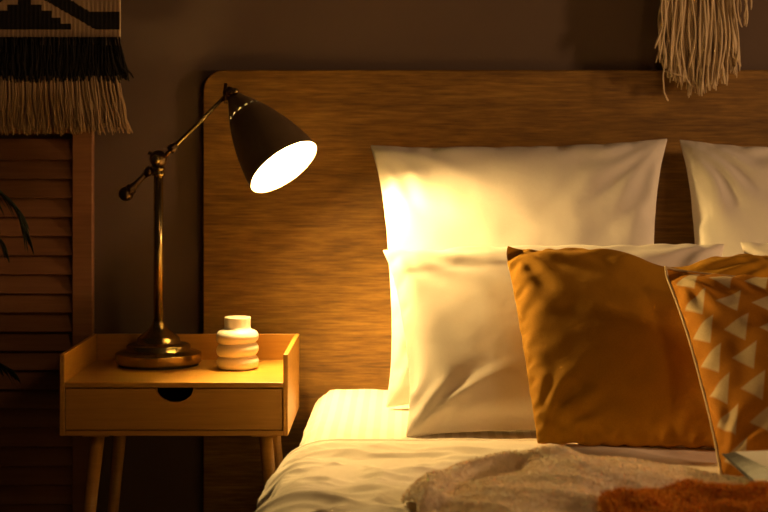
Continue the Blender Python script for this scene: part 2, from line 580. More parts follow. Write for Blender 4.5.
o, _ = pillow(euro, P(368, 143, 3.755), P(670, 136, 3.755), P(384, 409, 3.46), P(664, 409, 3.46), 'square_pillow', M['white'], pull=(0.075, 0.045), seed=2)
tag(o, 'large square white pillow against the headboard, brightly lit by the desk lamp', 'pillow', 'square white pillows against the headboard')
o, _ = pillow(euro, P(677, 137, 3.755), P(965, 150, 3.755), P(688, 409, 3.46), P(975, 409, 3.46), 'square_pillow', M['white'], flip=True, pull=(0.075, 0.045), seed=5, crease=0.005)
tag(o, 'large square white pillow against the headboard at the right edge, partly in shadow', 'pillow', 'square white pillows against the headboard')
o, _ = pillow(stdp, P(380, 248, 3.49), P(727, 242, 3.49), P(404, 437, 3.15), P(735, 437, 3.15), 'pillow', M['white2'], tweak=hem(0.80, 0.003), pull=(0.06, 0.02), seed=7, crease=0.003, soft=0.002)
tag(o, 'long cream white pillow leaning on the square one, behind the mustard cushion', 'pillow', 'long white pillows in the second row')
o, _ = pillow(stdp, P(738, 240, 3.49), P(1077, 248, 3.49), P(745, 433, 3.20), P(1072, 433, 3.20), 'pillow', M['white2'], flip=True, pull=(0.06, 0.02), seed=8, crease=0.005)
tag(o, 'cream white pillow with only its corner showing above the mustard cushion at right edge', 'pillow', 'long white pillows in the second row')


def chop(s, r, t):
    dip = math.exp(-((s - 0.60) / 0.13) ** 2) * max(0, (r - 0.35) / 0.65) ** 2
    return s, r, t * (1 - 0.35 * dip), -0.030 * dip


o, _ = pillow(must, P(506, 249, 3.30), P(780, 256, 3.28), P(538, 443, 2.955), P(772, 448, 2.945), 'cushion', M['mustard'], tweak=chop, square=0.3, soft=0.003, thick=1.15)
tag(o, 'plain mustard yellow cushion standing between the white pillow and the triangle patterned cushion', 'cushion')
tc_ = thing('cushion', P(800, 480, 2.72), 'orange cushion printed with pale triangles and edged with cream piping', 'cushion')
o, rim = pillow(tric, P(665, 270, 3.10), P(915, 288, 2.98), P(722, 478, 2.72), P(980, 488, 2.62), 'cushion_cover', M['triangles'], tc_, square=0.3, pull=(0.02, 0.0), soft=0.008, crease=0.004)
pb = MB(); pb.tube(rim, 0.0024, 8, closed=True)
pb.build('piping', M['piping'], tc_)['label'] = 'cream piping along the seam'

# ------------------------------------------------------------------ duvet
DZ = MZ + 0.012


def ridged(x, y, z):
    return 1 - abs(noise.noise(Vector((x, y, z)))) * 2


def duvet_bump(x, d):
    # d distance from the eye
    e = max(0.0, min(1.0, (0.22 - x) / 0.42))
    a = 0.011 * noise.noise(Vector((x * 3.2, d * 6.5, 2.0)))
    wx = x + 0.05 * noise.noise(Vector((x * 4, d * 4, 9)))
    b = 0.0055 * (ridged(wx * 3.0 - d * 1.5, d * 11 + wx * 5, 5.0) - 0.6)
    c = e * 0.010 * (ridged(wx * 10 - d * 5.5, d * 6.5 + wx * 3, 7.0) - 0.6)
    f = 0.002 * noise.noise(Vector((x * 18, d * 30, 3.0))) + (0.25 + e) * 0.0045 * (ridged(wx * 7 - d * 6, d * 19 + wx * 9, 11.0) - 0.55)
    k = max(0.0, min(1.0, (3.03 - d) / 0.06))
    return max(MZ - DZ + 0.0075, (a + b * 1.3 + c * 1.5 + f) * (0.15 + 0.85 * k))


def duvet():
    rr = 0.07
    xl, xr = BX0 - 0.012, BX1 + 0.012
    path = []   # (x, z, nx, nz)
    for k in range(16):
        path.append((xl, 0.24 + (DZ - rr - 0.24) * k / 16, -1, 0))
    for k in range(13):
        t = PI / 2 * k / 12
        path.append((xl + rr - rr * math.cos(t), DZ - rr + rr * math.sin(t), -math.cos(t), math.sin(t)))
    xs = list(np.linspace(xl + rr, 0.62, 150))[1:] + list(np.linspace(0.62, xr - rr, 30))[1:]
    for x in xs: path.append((x, DZ, 0, 1))
    for k in range(1, 7):
        t = PI / 2 * k / 6
        path.append((xr - rr + rr * math.sin(t), DZ - rr + rr * math.cos(t), math.sin(t), math.cos(t)))
    for k in range(1, 9):
        path.append((xr, DZ - rr - (DZ - rr - 0.24) * k / 8, 1, 0))
    ED = 3.055
    rows = [(ED + 0.004, -0.016), (ED + 0.007, -0.008), (ED + 0.004, -0.001), (ED, 0.001)]
    for d in (3.050, 3.044, 3.040, 3.037, 3.034, 3.030, 3.022): 
        rows.append((d, {3.040: -0.0025, 3.037: -0.004, 3.034: -0.0025}.get(d, 0.001)))
    for d in np.linspace(3.012, 2.38, 150): rows.append((float(d), 0.0))
    for d in np.linspace(2.36, 1.72, 30): rows.append((float(d), 0.0))
    vs, fs = [], []
    for (d, off) in rows:
        for (x, z, nx, nz) in path:
            drop = max(0.0, min(1.0, (DZ - z) / 0.2))
            bulge = 0.018 * math.sin(min(1, drop * 1.3) * PI * 0.7) + 0.02 * drop * max(0, (3.05 - d))
            h = duvet_bump(x - (DZ - z) * (1 if nx < 0 else 0), d + 0.0) * (1 + 0.9 * drop) + off
            # the folded back edge bows forward over the bed's side
            dd = d - 0.035 * drop + 0.012 * noise.noise(Vector((x * 4, z * 5, 0.0))) - (0.02 * max(0, x - 0.25))
            vs.append((x + nx * (h + bulge), -(WALL - dd), z + nz * h))
    n = len(path)
    for j in range(len(rows) - 1):
        for i in range(n - 1):
            a = j * n + i
            fs.append((a, a + 1, a + n + 1, a + n))
    b = MB(); b.add(vs, fs)
    return b


do = duvet().build('duvet', M['duvet'], None, subsurf=0)
tag(do, 'white rumpled duvet cover with stitched edge spread across the bed and hanging over its side', 'duvet')


# ------------------------------------------------------------------ fleece and throw, heaped cloth
def seg_dist(p, a, b):
    ab = b - a; t = max(0, min(1, (p - a).dot(ab) / max(ab.dot(ab), 1e-9)))
    return (p - (a + ab * t)).length, t


def crest_height(x, d, crests, base):
    """rounded folds along crest lines; every crest is [(x, d, height, half width back, half width front)]"""
    hs = []
    p = Vector((x, d))
    for cr in crests:
        best = 0
        for (x0, d0, h0, b0, f0), (x1, d1, h1, b1, f1) in zip(cr, cr[1:]):
            dist, t = seg_dist(p, Vector((x0, d0)), Vector((x1, d1)))
            h = h0 + (h1 - h0) * t
            dl = d0 + (d1 - d0) * t
            wb = b0 + (b1 - b0) * t; wf = f0 + (f1 - f0) * t
            side = 0.5 + 0.5 * math.tanh((d - dl) / 0.02)
            w = wf + (wb - wf) * side
            q = dist / w
            v = h * (math.cos(min(1, q) * PI) * 0.5 + 0.5) ** 0.75 if q < 1 else 0
            best = max(best, v)
        hs.append(best)
    k = 55.0
    s = sum(math.exp(k * h / 0.05 * 0.05) for h in hs)
    return math.log(max(1.0, s - (len(hs) - 1))) / k


def X(px, d): return (px - CX) / FPX * d
def Zp(py, d): return EYE - (py - CY) / FPX * d


def heap(name, mat, crests, x0, x1, d0, d1, base, res, fuzz, outline, seed, lift=0.004, lump=0.0, roll=1.0, pile=0.007, npile=30000, pcol=None):
    nx = int((x1 - x0) / res); nd = int((d1 - d0) / res)
    vs, ids, fs = [], {}, []
    for j in range(nd + 1):
        for i in range(nx + 1):
            x = x0 + (x1 - x0) * i / nx; d = d0 + (d1 - d0) * j / nd
            if outline(x, d) <= 0: continue
            o = outline(x, d)
            h = crests(x, d) if callable(crests) else crest_height(x, d, crests, base)
            v = Vector((x, d, seed))
            h += roll * (noise.noise(v * 16) * 0.003 + noise.noise(v * 38) * 0.0022) * min(1, o / 0.03)
            h += lump * noise.noise(Vector((x * 22 + d * 12, d * 17 - x * 6, seed + 2))) * min(1, o / 0.03)
            f = fuzz * (noise.noise(v * 90) * 0.9 + noise.noise(v * 190) * 0.7 + noise.noise(v * 380) * 0.4)
            edge = min(1, o / 0.02)
            z = base(x, d) + lift + max(h, 0.0) + 0.012 * math.sqrt(max(0, edge * (2 - edge))) + f
            ids[j, i] = len(vs)
            vs.append((x + f * 0.7, -(WALL - d), z))
    for j in range(nd):
        for i in range(nx):
            k = [(j, i), (j, i + 1), (j + 1, i + 1), (j + 1, i)]
            if all(q in ids for q in k): fs.append(tuple(ids[q] for q in k))
    b = MB(); b.add(vs, fs)
    ob = b.build(name, mat, None, solid=0.004)
    # the pile: short soft fibres standing out of the cloth
    rnd = random.Random(int(seed * 10))
    pv, pf = [], []
    for _ in range(npile):
        f = fs[rnd.randrange(len(fs))]
        p0, p1, p3 = Vector(vs[f[0]]), Vector(vs[f[1]]), Vector(vs[f[3]])
        if p0.y > -(WALL - d1) or p0.y < -(WALL - 2.14): continue
        nn = (p3 - p0).cross(p1 - p0) * -1
        if nn.length < 1e-12: continue
        nn.normalize()
        if nn.z < 0: nn = -nn
        g = noise.noise(p0 * 45 + Vector((seed, 0, 0))); g2 = noise.noise(p0 * 45 + Vector((0, seed, 9)))
        lean = Vector((g + rnd.uniform(-0.5, 0.5), g2 + rnd.uniform(-0.5, 0.5), 0.0)) * 0.9
        l = pile * rnd.uniform(0.6, 1.15)
        dirn = (nn + lean).normalized()
        side = dirn.cross(Vector((rnd.uniform(-1, 1), rnd.uniform(-1, 1), rnd.uniform(-1, 1)))).normalized() * 0.00075
        root = p0 + (p1 - p0) * rnd.random() + (p3 - p0) * rnd.random() - nn * 0.001
        tip = root + dirn * l + lean * l * 0.5
        mid = root + dirn * l * 0.55
        n0 = len(pv)
        pv += [tuple(root - side), tuple(root + side), tuple(mid + side * 0.9), tuple(mid - side * 0.9), tuple(tip)]
        pf += [(n0, n0 + 1, n0 + 2, n0 + 3), (n0 + 3, n0 + 2, n0 + 4)]
    me = bpy.data.meshes.new('pile'); me.from_pydata(pv, [], pf); me.update()
    po = link('pile', me, mat, ob, True); po['kind'] = 'stuff'
    return ob


def dbase(x, d):
    return DZ + max(-0.004, duvet_bump(x, d))


fl_crests = [
    [(X(416, 2.28), 2.28, 0.008, 0.045, 0.05), (X(418, 2.38), 2.38, 0.018, 0.045, 0.05), (X(434, 2.49), 2.49, 0.030, 0.05, 0.045), (X(468, 2.56), 2.56, 0.041, 0.06, 0.038),
     (X(510, 2.59), 2.59, 0.047, 0.07, 0.036), (X(552, 2.59), 2.59, 0.045, 0.08, 0.05)],
    [(X(556, 2.58), 2.58, 0.042, 0.08, 0.12), (X(600, 2.60), 2.60, 0.033, 0.07, 0.30), (X(650, 2.58), 2.58, 0.016, 0.06, 0.26), (X(710, 2.55), 2.55, 0.002, 0.06, 0.20)],
    [(X(560, 2.57), 2.57, 0.043, 0.05, 0.14), (X(558, 2.50), 2.50, 0.043, 0.030, 0.26), (X(545, 2.44), 2.44, 0.036, 0.024, 0.28),
     (X(520, 2.36), 2.36, 0.020, 0.022, 0.22), (X(480, 2.28), 2.28, 0.006, 0.025, 0.16)],
]


def fl_outline(x, d):
    # inside distance of a roundish patch with a wavy edge
    dx, dd = x - 0.285, d - 2.42
    a = math.atan2(dd, dx)
    r = ((abs(dx) / 0.285) ** 3.2 + (abs(dd) / 0.250) ** 3.2) ** (1 / 3.2)
    lim = 1.0 + 0.03 * math.sin(3 * a + 0.6) + 0.02 * math.sin(7 * a)
    return (lim - r) * 0.22


th_crests = [
    [(X(600, 2.30), 2.30, 0.002, 0.03, 0.05), (X(640, 2.35), 2.35, 0.008, 0.04, 0.05), (X(690, 2.39), 2.39, 0.014, 0.045, 0.045),
     (X(745, 2.39), 2.39, 0.014, 0.045, 0.045), (X(800, 2.40), 2.40, 0.010, 0.06, 0.05), (X(1000, 2.43), 2.43, 0.010, 0.06, 0.06)],
    [(X(690, 2.27), 2.27, 0.010, 0.03, 0.06), (X(730, 2.28), 2.28, 0.020, 0.035, 0.06), (X(800, 2.29), 2.29, 0.022, 0.05, 0.06)],
]


def fl_h(x, d):
    # the heap flattens towards its near right corner, under the throw
    k = max(0.0, min(1.0, (x - 0.24) / 0.12)) * max(0.0, min(1.0, (2.50 - d) / 0.12))
    return crest_height(x, d, fl_crests, None) * (1 - 0.85 * k)


fo = heap('fleece_blanket', M['fleece'], fl_h, -0.05, 0.62, 2.14, 2.72, dbase, 0.0030, 0.0007, fl_outline, 3.0, roll=0.6, pile=0.0042, npile=30000)
tag(fo, 'fluffy white sherpa blanket heaped in soft folds on the duvet', 'blanket')

def th_base(x, d):
    o = fl_outline(x, d)
    f = dbase(x, d)
    if o > 0:
        f = f + 0.013 * min(1, o / 0.02) + fl_h(x, d)
    return f


def th_outline(x, d):
    cx_, cd = 0.632, 2.285
    r = math.hypot((x - cx_) / 0.375, (d - cd) / 0.20)
    a = math.atan2(d - cd, x - cx_)
    return (1.0 + 0.04 * math.sin(5 * a) - r) * 0.2


to = heap('throw_blanket', M['throw'], th_crests, 0.22, 1.02, 2.08, 2.52, th_base, 0.0032, 0.0011, th_outline, 8.0, lift=0.004, lump=0.012, pile=0.009, npile=45000)
tag(to, 'shaggy golden brown throw bunched at the front beside the white fleece', 'blanket')

# ------------------------------------------------------------------ open book
bk = thing('book', P(775, 480, 2.48), 'open book with blank white page lying in front of the triangle patterned cushion', 'book')
A = Vector((0.470, -(WALL - 2.60), 0.0)); 
# book frame: y along the fore edge, x across, tilted
bz = 0.564
ang = math.radians(8.5)
ux = Vector((math.cos(ang), math.sin(ang), 0)); uy = Vector((-math.sin(ang), math.cos(ang), 0)) * -1
uz = Vector((0, 0, 1))
org = Vector((0.470, -(WALL - 2.60), bz))


def bp(a, l, h):   # a across from the left cover edge, l along towards the camera, h up
    # the block of pages is thin at its far end and thick at the near end
    return org + ux * a + uy * l + uz * (h * (0.12 + 0.88 * min(1.0, l / 0.18)) - 0.115 * l)


bw, bl = 0.13, 0.20
cv = MB()
n = 10
top, bot = [], []
for side in (0, 1):
    x0 = 0.0 if side == 0 else bw
    vs = [bp(x0, 0, -0.0035), bp(x0 + bw, 0, -0.0035), bp(x0 + bw, bl, -0.0035), bp(x0, bl, -0.0035),
          bp(x0, 0, 0), bp(x0 + bw, 0, 0), bp(x0 + bw, bl, 0), bp(x0, bl, 0)]
    cv.add(vs, [(0, 3, 2, 1), (4, 5, 6, 7), (0, 1, 5, 4), (1, 2, 6, 5), (2, 3, 7, 6), (3, 0, 4, 7)])
cv.build('cover', M['cover'], bk, smooth=False)
for side in (0, 1):
    pgm = MB(); edm = MB()
    prof = []
    for k in range(n + 1):
        t = k / n
        a = 0.019 + (bw - 0.019) * t
        h = 0.026 + 0.003 * math.sin(PI * min(1, t * 1.1)) - 0.018 * max(0, (t - 0.8) / 0.2) ** 2
        prof.append((a, h))
    def xx(a): return a if side == 0 else 2 * bw - a
    rowsl = [0.004 + (bl - 0.008) * q / 8 for q in range(9)]
    vs = [bp(xx(a), l, h) for l in rowsl for a, h in prof]
    pgm.add(vs, [(q * (n + 1) + i, q * (n + 1) + i + 1, (q + 1) * (n + 1) + i + 1, (q + 1) * (n + 1) + i) for q in range(8) for i in range(n)])
    pgm.build('page', M['paper'], bk)['label'] = 'white open page'
    # fanned fore edge and the two ends of the page block
    e = [bp(xx(0.005), 0.004, 0.0006), bp(xx(0.005), bl - 0.004, 0.0006), bp(xx(prof[0][0]), bl - 0.004, prof[0][1]), bp(xx(prof[0][0]), 0.004, prof[0][1])]
    e = [q for l in rowsl for q in (bp(xx(0.003), l, 0.0006), bp(xx(prof[0][0]), l, prof[0][1]))]
    edm.add(e, [(2 * q, 2 * q + 1, 2 * q + 3, 2 * q + 2) for q in range(8)])
    for l in (0.004, bl - 0.004):
        ring = [bp(xx(0.005), l, 0.0006)] + [bp(xx(a), l, h) for a, h in prof] + [bp(xx(bw), l, 0.0006)]
        edm.add(ring, [tuple(range(len(ring)))])
    edm.build('page_block', M['cover'], bk, smooth=False)['label'] = 'dark page edges'  # page edges take the dark colour of the cover

# ------------------------------------------------------------------ nightstand
NF, NB = 3.40, 3.755
k = NF / FPX
nx0, nx1 = X(59.5, NF), X(288, NF)
nyF, nyB = -(WALL - NF), -(WALL - NB) - 0.0
TT = Zp(382.6, NF)           # table top height
NTOP = Zp(354.5, NF)           # raised rim height
NBOT = Zp(436, NF)
pt = 0.0095
ns = thing('nightstand', ((nx0 + nx1) / 2, (nyF + nyB) / 2, 0), 'light oak nightstand with one drawer and raised rim beside the bed', 'nightstand')
W_ = M['nightwood']
for x0, x1 in ((nx0, nx0 + pt), (nx1 - pt, nx1)):
    sd = MB()
    sd.add([], [])
    sd.box(x0, x1, nyF, nyB + 0.012, NBOT, NTOP)
    sd.build('side_panel', W_, ns, smooth=False, bevel=0.0015)
boxo('back_panel', nx0 + pt, nx1 - pt, nyB, nyB + 0.012, NBOT, NTOP, W_, ns)
boxo('tabletop', nx0 + pt, nx1 - pt, nyF + 0.001, nyB, TT - 0.010, TT, W_, ns)
boxo('bottom_panel', nx0 + pt, nx1 - pt, nyF + 0.001, nyB, NBOT, NBOT + 0.010, W_, ns)
# drawer with a half moon finger cut
dr = None
dx0, dx1 = nx0 + pt + 0.002, nx1 - pt - 0.002
dz0, dz1 = NBOT + 0.012, TT - 0.0125
cxm = X(174.5, NF); cr = 0.036; cd_ = 0.027
out = [(dx0, dz0), (dx1, dz0), (dx1, dz1), (cxm + cr, dz1)]
for q in range(1, 20):
    a = -PI * q / 20
    out.append((cxm + cr * math.cos(a), dz1 + cd_ * math.sin(a)))
out += [(cxm - cr, dz1), (dx0, dz1)]
fr = MB(); fr.prism(out, nyF + 0.003, nyF + 0.017)
drawer = fr.build('drawer', W_, ns, smooth=False)
drawer['label'] = 'drawer with a half moon finger cutout'
bx = MB()
bx.box(dx0 + 0.008, dx0 + 0.018, nyF + 0.018, nyB - 0.02, dz0 + 0.003, dz1 - 0.018)
bx.box(dx1 - 0.018, dx1 - 0.008, nyF + 0.018, nyB - 0.02, dz0 + 0.003, dz1 - 0.018)
bx.box(dx0 + 0.018, dx1 - 0.018, nyB - 0.03, nyB - 0.02, dz0 + 0.003, dz1 - 0.018)
bx.box(dx0 + 0.018, dx1 - 0.018, nyF + 0.018, nyB - 0.03, dz0 + 0.003, dz0 + 0.008)
bx.build('drawer_box', M['bedbase'], drawer, smooth=False)
for sx, px in ((-1, 93.5), (1, 263.5)):
    for fy, yy in ((1, nyF + 0.05), (-1, nyB - 0.05)):
        x = X(px, NF) if fy == 1 else X(px, NF) + sx * -0.006
        lg = MB()
        lg.tube([(x, yy, NBOT - 0.006), (x + sx * 0.045, yy - fy * 0.02, 0.0)], [0.0135, 0.009], 20)
        lg.build('leg', W_, ns)
        boxo('leg_plate', x - 0.026, x + 0.026, yy - 0.026, yy + 0.026, NBOT - 0.006, NBOT - 0.0002, W_, ns)

# ------------------------------------------------------------------ desk lamp
LD = 3.662
def L(px, py, dd=0.0): return P(px, py, LD + dd)
lx = X(158.5, LD); ly = -(WALL - LD)
lamp = thing('desk_lamp', (lx, ly, TT), 'lit brass desk lamp with bell shade standing on the nightstand', 'lamp')
bs = MB()
bs.lathe([(0.006, 0.080), (0.006, 0.087), (0.0085, 0.0893), (0.009, 0.0895), (0.0255, 0.0895), (0.026, 0.0895), (0.0267, 0.089), (0.0272, 0.088), (0.0295, 0.082), (0.033, 0.070), (0.034, 0.0675), (0.042, 0.0665), (0.045, 0.063),
          (0.047, 0.055), (0.0485, 0.0455), (0.058, 0.0435), (0.061, 0.040), (0.068, 0.031), (0.076, 0.021), (0.083, 0.0145), (0.088, 0.0125), (0.092, 0.0125), (0.093, 0.009)],
         (lx, ly, TT), seg=72, cap0=True, cap1=True)
base = bs.build('base', M['brass'], lamp)
pdm = MB(); pdm.lathe([(0.0005, 0.083), (0.006, 0.083)], (lx, ly, TT), seg=56, cap0=True, cap1=True)
pdm.build('base_pad', M['black'], lamp, smooth=False)['label'] = 'black felt pad under the base'
jt = L(160, 159)
pl = MB(); pl.tube([(lx, ly, TT + 0.09), (lx, ly, jt.z - 0.018)], 0.0102, 24)
pl.build('pole', M['brass'], lamp)
cl = MB()
cl.lathe([(0.0, 0.0102), (0.001, 0.013), (0.008, 0.013), (0.010, 0.0108), (0.012, 0.0108), (0.013, 0.014), (0.019, 0.014), (0.02, 0.008)], (lx, ly, jt.z - 0.036), seg=32)
cl.build('collar', M['brass'], lamp)
jb = MB(); jb.ball((lx, ly, jt.z), 0.0185, 28, 18)
jb.tube([(lx, ly - 0.030, jt.z), (lx, ly + 0.020, jt.z)], 0.0085, 20)
joint = jb.build('clamp_joint', M['bronze'], lamp)
tk = MB()
tk.lathe([(0.0, 0.006), (0.001, 0.010), (0.006, 0.0105), (0.009, 0.008), (0.011, 0.004)], (lx, ly - 0.030, jt.z), (0, -1, 0), 24, cap0=True, cap1=True)
tk.build('thumb_screw', M['brass'], joint)
tk = MB(); tk.tube([L(158, 158), L(148.5, 152.5)], [0.003, 0.0045], 10)
tk.build('locking_lever', M['brass'], joint)
armd = -0.0 
a0, a1 = L(126, 194, 0.012), L(229, 93, -0.020)
ar = MB(); ar.tube([a0, a1], 0.0046, 16)
arm = ar.build('arm', M['brass'], lamp)
ad = (a1 - a0).normalized()
sl = MB()
sl.lathe([(0, 0.005), (0.001, 0.0095), (0.012, 0.0095), (0.0135, 0.007), (0.019, 0.007), (0.02, 0.005)], a0 + (a1 - a0) * 0.43, ad, 24)
sl.build('sleeve', M['bronze'], arm)
sl = MB()
sl.lathe([(0, 0.005), (0.001, 0.0095), (0.012, 0.0095), (0.0135, 0.007), (0.019, 0.007), (0.02, 0.005)], a0 + (a1 - a0) * 0.25, -ad, 24)
sl.build('sleeve', M['bronze'], arm)
kn = MB(); kn.ball(a0, 0.0155, 24, 14)
kn.lathe([(0.011, 0.010), (0.014, 0.0118), (0.018, 0.0118), (0.020, 0.008), (0.026, 0.008), (0.028, 0.0062), (0.062, 0.0062), (0.063, 0.004)], a0, ad, 24)
kn.build('counterweight', M['bronze'], arm)
br = MB()
br.tube([a1 + Vector((0.0, -0.020, 0.0)), a1 + Vector((0.012, -0.026, 0.002))], 0.0045, 12)
br.ball(a1 + Vector((0.015, -0.027, 0.0025)), 0.0075, 18, 10)
br.build('shade_screw', M['brass'], lamp)
br = MB(); br.tube([a1 + Vector((-0.006, -0.012, 0.020)), a1 + Vector((-0.006, -0.012, -0.022))], 0.0036, 12)
br.build('shade_bracket', M['bronze'], lamp)
# shade
sd0 = L(233, 96, -0.025)
el = math.radians(22)
inpl = Vector((53, 0, -70)).normalized()
axis = (inpl * math.cos(el) + Vector((0, -1, 0)) * math.sin(el)).normalized()
sj = MB()
sj.ball(a1, 0.0135, 24, 14)
sj.tube([a1 + Vector((0, 0.016, 0)), a1 + Vector((0, -0.018, 0))], 0.008, 18)
sj.build('shade_joint', M['bronze'], lamp)
SC = 1.0
prof = [(0.000, 0.012), (0.006, 0.0165), (0.016, 0.0215), (0.026, 0.027), (0.040, 0.0342), (0.0475, 0.0378), (0.0535, 0.0405), (0.070, 0.0478), (0.090, 0.0556), (0.110, 0.0622), (0.130, 0.0678), (0.150, 0.0724), (0.170, 0.0762), (0.188, 0.0790), (0.198, 0.0804)]
hole = lambda i, kk: i == 5 and kk % 4 < 2
sh = MB(); sh.lathe(prof, sd0, axis, 64, skip=hole)
# seams and rim of the shade
sh.tube([sd0 + axis * 0.198 + (axis.orthogonal().normalized() * math.cos(t) + axis.cross(axis.orthogonal().normalized()) * math.sin(t)) * 0.0795 for t in np.linspace(0, 2 * PI, 60, endpoint=False)], 0.0013, 8, closed=True)
shade = sh.build('lamp_shade', M['shade'], lamp)
shade['label'] = 'dark bronze bell shade with a ring of vent holes'
ln = MB(); ln.lathe([(h, r - 0.0014) for h, r in prof[1:]], sd0, axis, 64, skip=lambda i, kk: i == 4 and kk % 4 < 2)
ln.build('shade_lining', M['lining'], shade)['label'] = 'white inside of the shade'
cap = MB(); cap.lathe([(-0.010, 0.009), (-0.004, 0.0135), (0.002, 0.0145), (0.0025, 0.010)], sd0, axis, 32, cap0=True, cap1=True)
cap.build('shade_cap', M['bronze'], shade)
sk = MB(); sk.lathe([(0.003, 0.012), (0.036, 0.0125), (0.0555, 0.0135), (0.0562, 0.0362), (0.0590, 0.0362), (0.060, 0.0155), (0.112, 0.0145), (0.117, 0.0119)], sd0, axis, 24, cap0=True, cap1=True)  # wide flange added to keep bulb light from the vent holes
sk.build('socket', M['lining'], lamp)
bu = MB()
bu.lathe([(0.113 + 0.0215 * -math.cos(PI * q / 16) + 0.022, max(0.0004, 0.0215 * math.sin(PI * q / 16))) for q in range(3, 17)], sd0, axis, 32)
bu.build('light_bulb', M['bulb'], lamp)['label'] = 'glowing frosted bulb'

# ------------------------------------------------------------------ vase
VD = 3.602
vx = X(237.5, VD); vy = -(WALL - VD)
vm = MB()
prof = [(0.000, 0.026), (0.001, 0.0285)]
rr_, hh = 0.0435, 0.0262
for r_i in range(3):
    z0 = 0.001 + r_i * hh
    for q in range(0, 13):
        t = -PI / 2 * 0.86 + PI * 0.86 * q / 12
        rad = rr_ - 0.0105 * (1 - math.cos(t))
        prof.append((z0 + hh / 2 + hh / 2 * math.sin(t) / math.sin(PI / 2 * 0.86), rad))
top0 = 0.001 + 3 * hh
prof += [(top0 + 0.003, 0.0275), (top0 + 0.008, 0.0268), (top0 + 0.020, 0.0268), (top0 + 0.0255, 0.0272), (top0 + 0.0275, 0.0265), (top0 + 0.0270, 0.0245), (top0 + 0.020, 0.0238), (top0 - 0.01, 0.0238), (top0 - 0.06, 0.024), (top0 - 0.07, 0.001)]
vm.lathe(prof, (vx, vy, TT + 0.0003), seg=64, cap0=True)
# the thrown ridges lean a little: sheared ridge lines
for i, v in enumerate(vm.v):
    z = v[2] - TT
    if 0.006 < z < top0 - 0.004:
        s_ = math.sin(PI * min(1, max(0, (z - 0.004) / (top0 - 0.008))))
        vm.v[i] = (v[0], v[1], v[2] + 0.055 * s_ * (v[0] - vx))
vo = vm.build('vase', M['ceramic'], None)
tag(vo, 'small cream ceramic vase of three stacked rings standing on the nightstand', 'vase')

# ------------------------------------------------------------------ louvred folding screen
sc_x1 = X(92, 3.81); st = 0.044
sc_x0 = sc_x1 - 0.46
sy0, sy1 = -0.036, -0.008
sz = Zp(126, 3.82)
scr = thing('louvered_screen', ((sc_x0 + sc_x1) / 2, -0.02, 0), 'brown wooden louvered screen panel standing against the wall behind the nightstand', 'screen')
boxo('stile', sc_x1 - st, sc_x1, sy0, sy1, 0.0, sz, M['screen'], scr, 0.002)
boxo('stile', sc_x0, sc_x0 + st, sy0, sy1, 0.0, sz, M['screen'], scr, 0.002)
boxo('rail', sc_x0 + st, sc_x1 - st, sy0 + 0.002, sy1, 0.02, 0.09, M['screen'], scr, 0.002)
boxo('rail', sc_x0 + st, sc_x1 - st, sy0 + 0.002, sy1, sz - 0.016, sz, M['screen'], scr, 0.002)
lv = MB()
pitch = 0.0418
z = sz - 0.03 - pitch
while z > 0.10:
    # each louvre leans out at its foot
    a = math.radians(24); hw = 0.0245; th = 0.0028
    cy_, cz_ = (sy0 + sy1) / 2 + 0.001, z + pitch / 2
    up = Vector((0, math.sin(a), math.cos(a))); nn = Vector((0, -math.cos(a), math.sin(a)))
    vs = []
    for x in (sc_x0 + st, sc_x1 - st):
        for (s1, s2) in ((-1, -1), (1, -1), (1, 1), (-1, 1)):
            vs.append(Vector((x, cy_, cz_)) + up * hw * s1 + nn * th * s2)
    lv.add(vs, [(0, 1, 2, 3), (7, 6, 5, 4), (0, 4, 5, 1), (1, 5, 6, 2), (2, 6, 7, 3), (3, 7, 4, 0)])
    z -= pitch
lv.build('louvers', M['screen'], scr, smooth=False, bevel=0.0008)

# ------------------------------------------------------------------ woven wall hanging, top left
TD = 3.787
ty = -(WALL - TD)
tw = thing('wall_hanging', (X(-60, TD), ty, Zp(30, TD)), 'black and beige woven wall hanging with long fringe above the screen', 'wall hanging')
tx1 = X(120, TD); tx0 = tx1 - 0.62
tz0 = Zp(39, TD); tz1 = tz0 + 0.36


def black(px, py):
    """woven figure, in photo-scale units of 2.2 mm; mirrored about its waist and its middle"""
    if py < -22: py = -44 - py
    # stepped pyramid
    q = px - 24
    stp = max(0, 1 + int(max(0, (29.5 - py)) // 6.2))
    half = 47 - (stp - 1) * 10.0
    if py < 29.5 and abs(q) < half and half > 0: return True
    # diagonal band running into a flat one
    xx = q if q >= 0 else -q
    xx += 24
    top = 12 - max(0, (90 - xx)) * 0.63
    bot = 30 - max(0, (96 - xx)) * 0.58
    return top < py < bot


vs, fs, mi = [], [], []
cell = 0.0032
nx_ = int((tx1 - tx0) / cell); nz_ = int((tz1 - tz0) / (cell * 0.8))
for j in range(nz_ + 1):
    for i in range(nx_ + 1):
        x = tx0 + (tx1 - tx0) * i / nx_; z = tz0 + (tz1 - tz0) * j / nz_
        vs.append((x, ty - 0.0008 * math.sin(i * 2.1) + 0.0006 * math.sin(j * PI) + 0.002 * math.sin(x * 14), z))
for j in range(nz_):
    for i in range(nx_):
        a = j * (nx_ + 1) + i
        fs.append((a, a + 1, a + nx_ + 2, a + nx_ + 1))
        x = (vs[a][0] + cell / 2) / TD * FPX + CX; y = CY + (EYE - vs[a][2] - cell * 0.4) / TD * FPX
        mi.append(1 if black(x, y) else 0)
me = bpy.data.meshes.new('woven_panel'); me.from_pydata(vs, [], fs); me.update()
me.materials.append(M['weave'])
for p, q in zip(me.polygons, mi): p.material_index = q
wp = bpy.data.objects.new('woven_panel', me); 
wp = link('woven_panel', me, [M['blackyarn']], tw, True, solid=0.004)
ed = MB(); ed.tube([(tx1, ty, tz0), (tx1, ty, tz1)], 0.0016, 8)
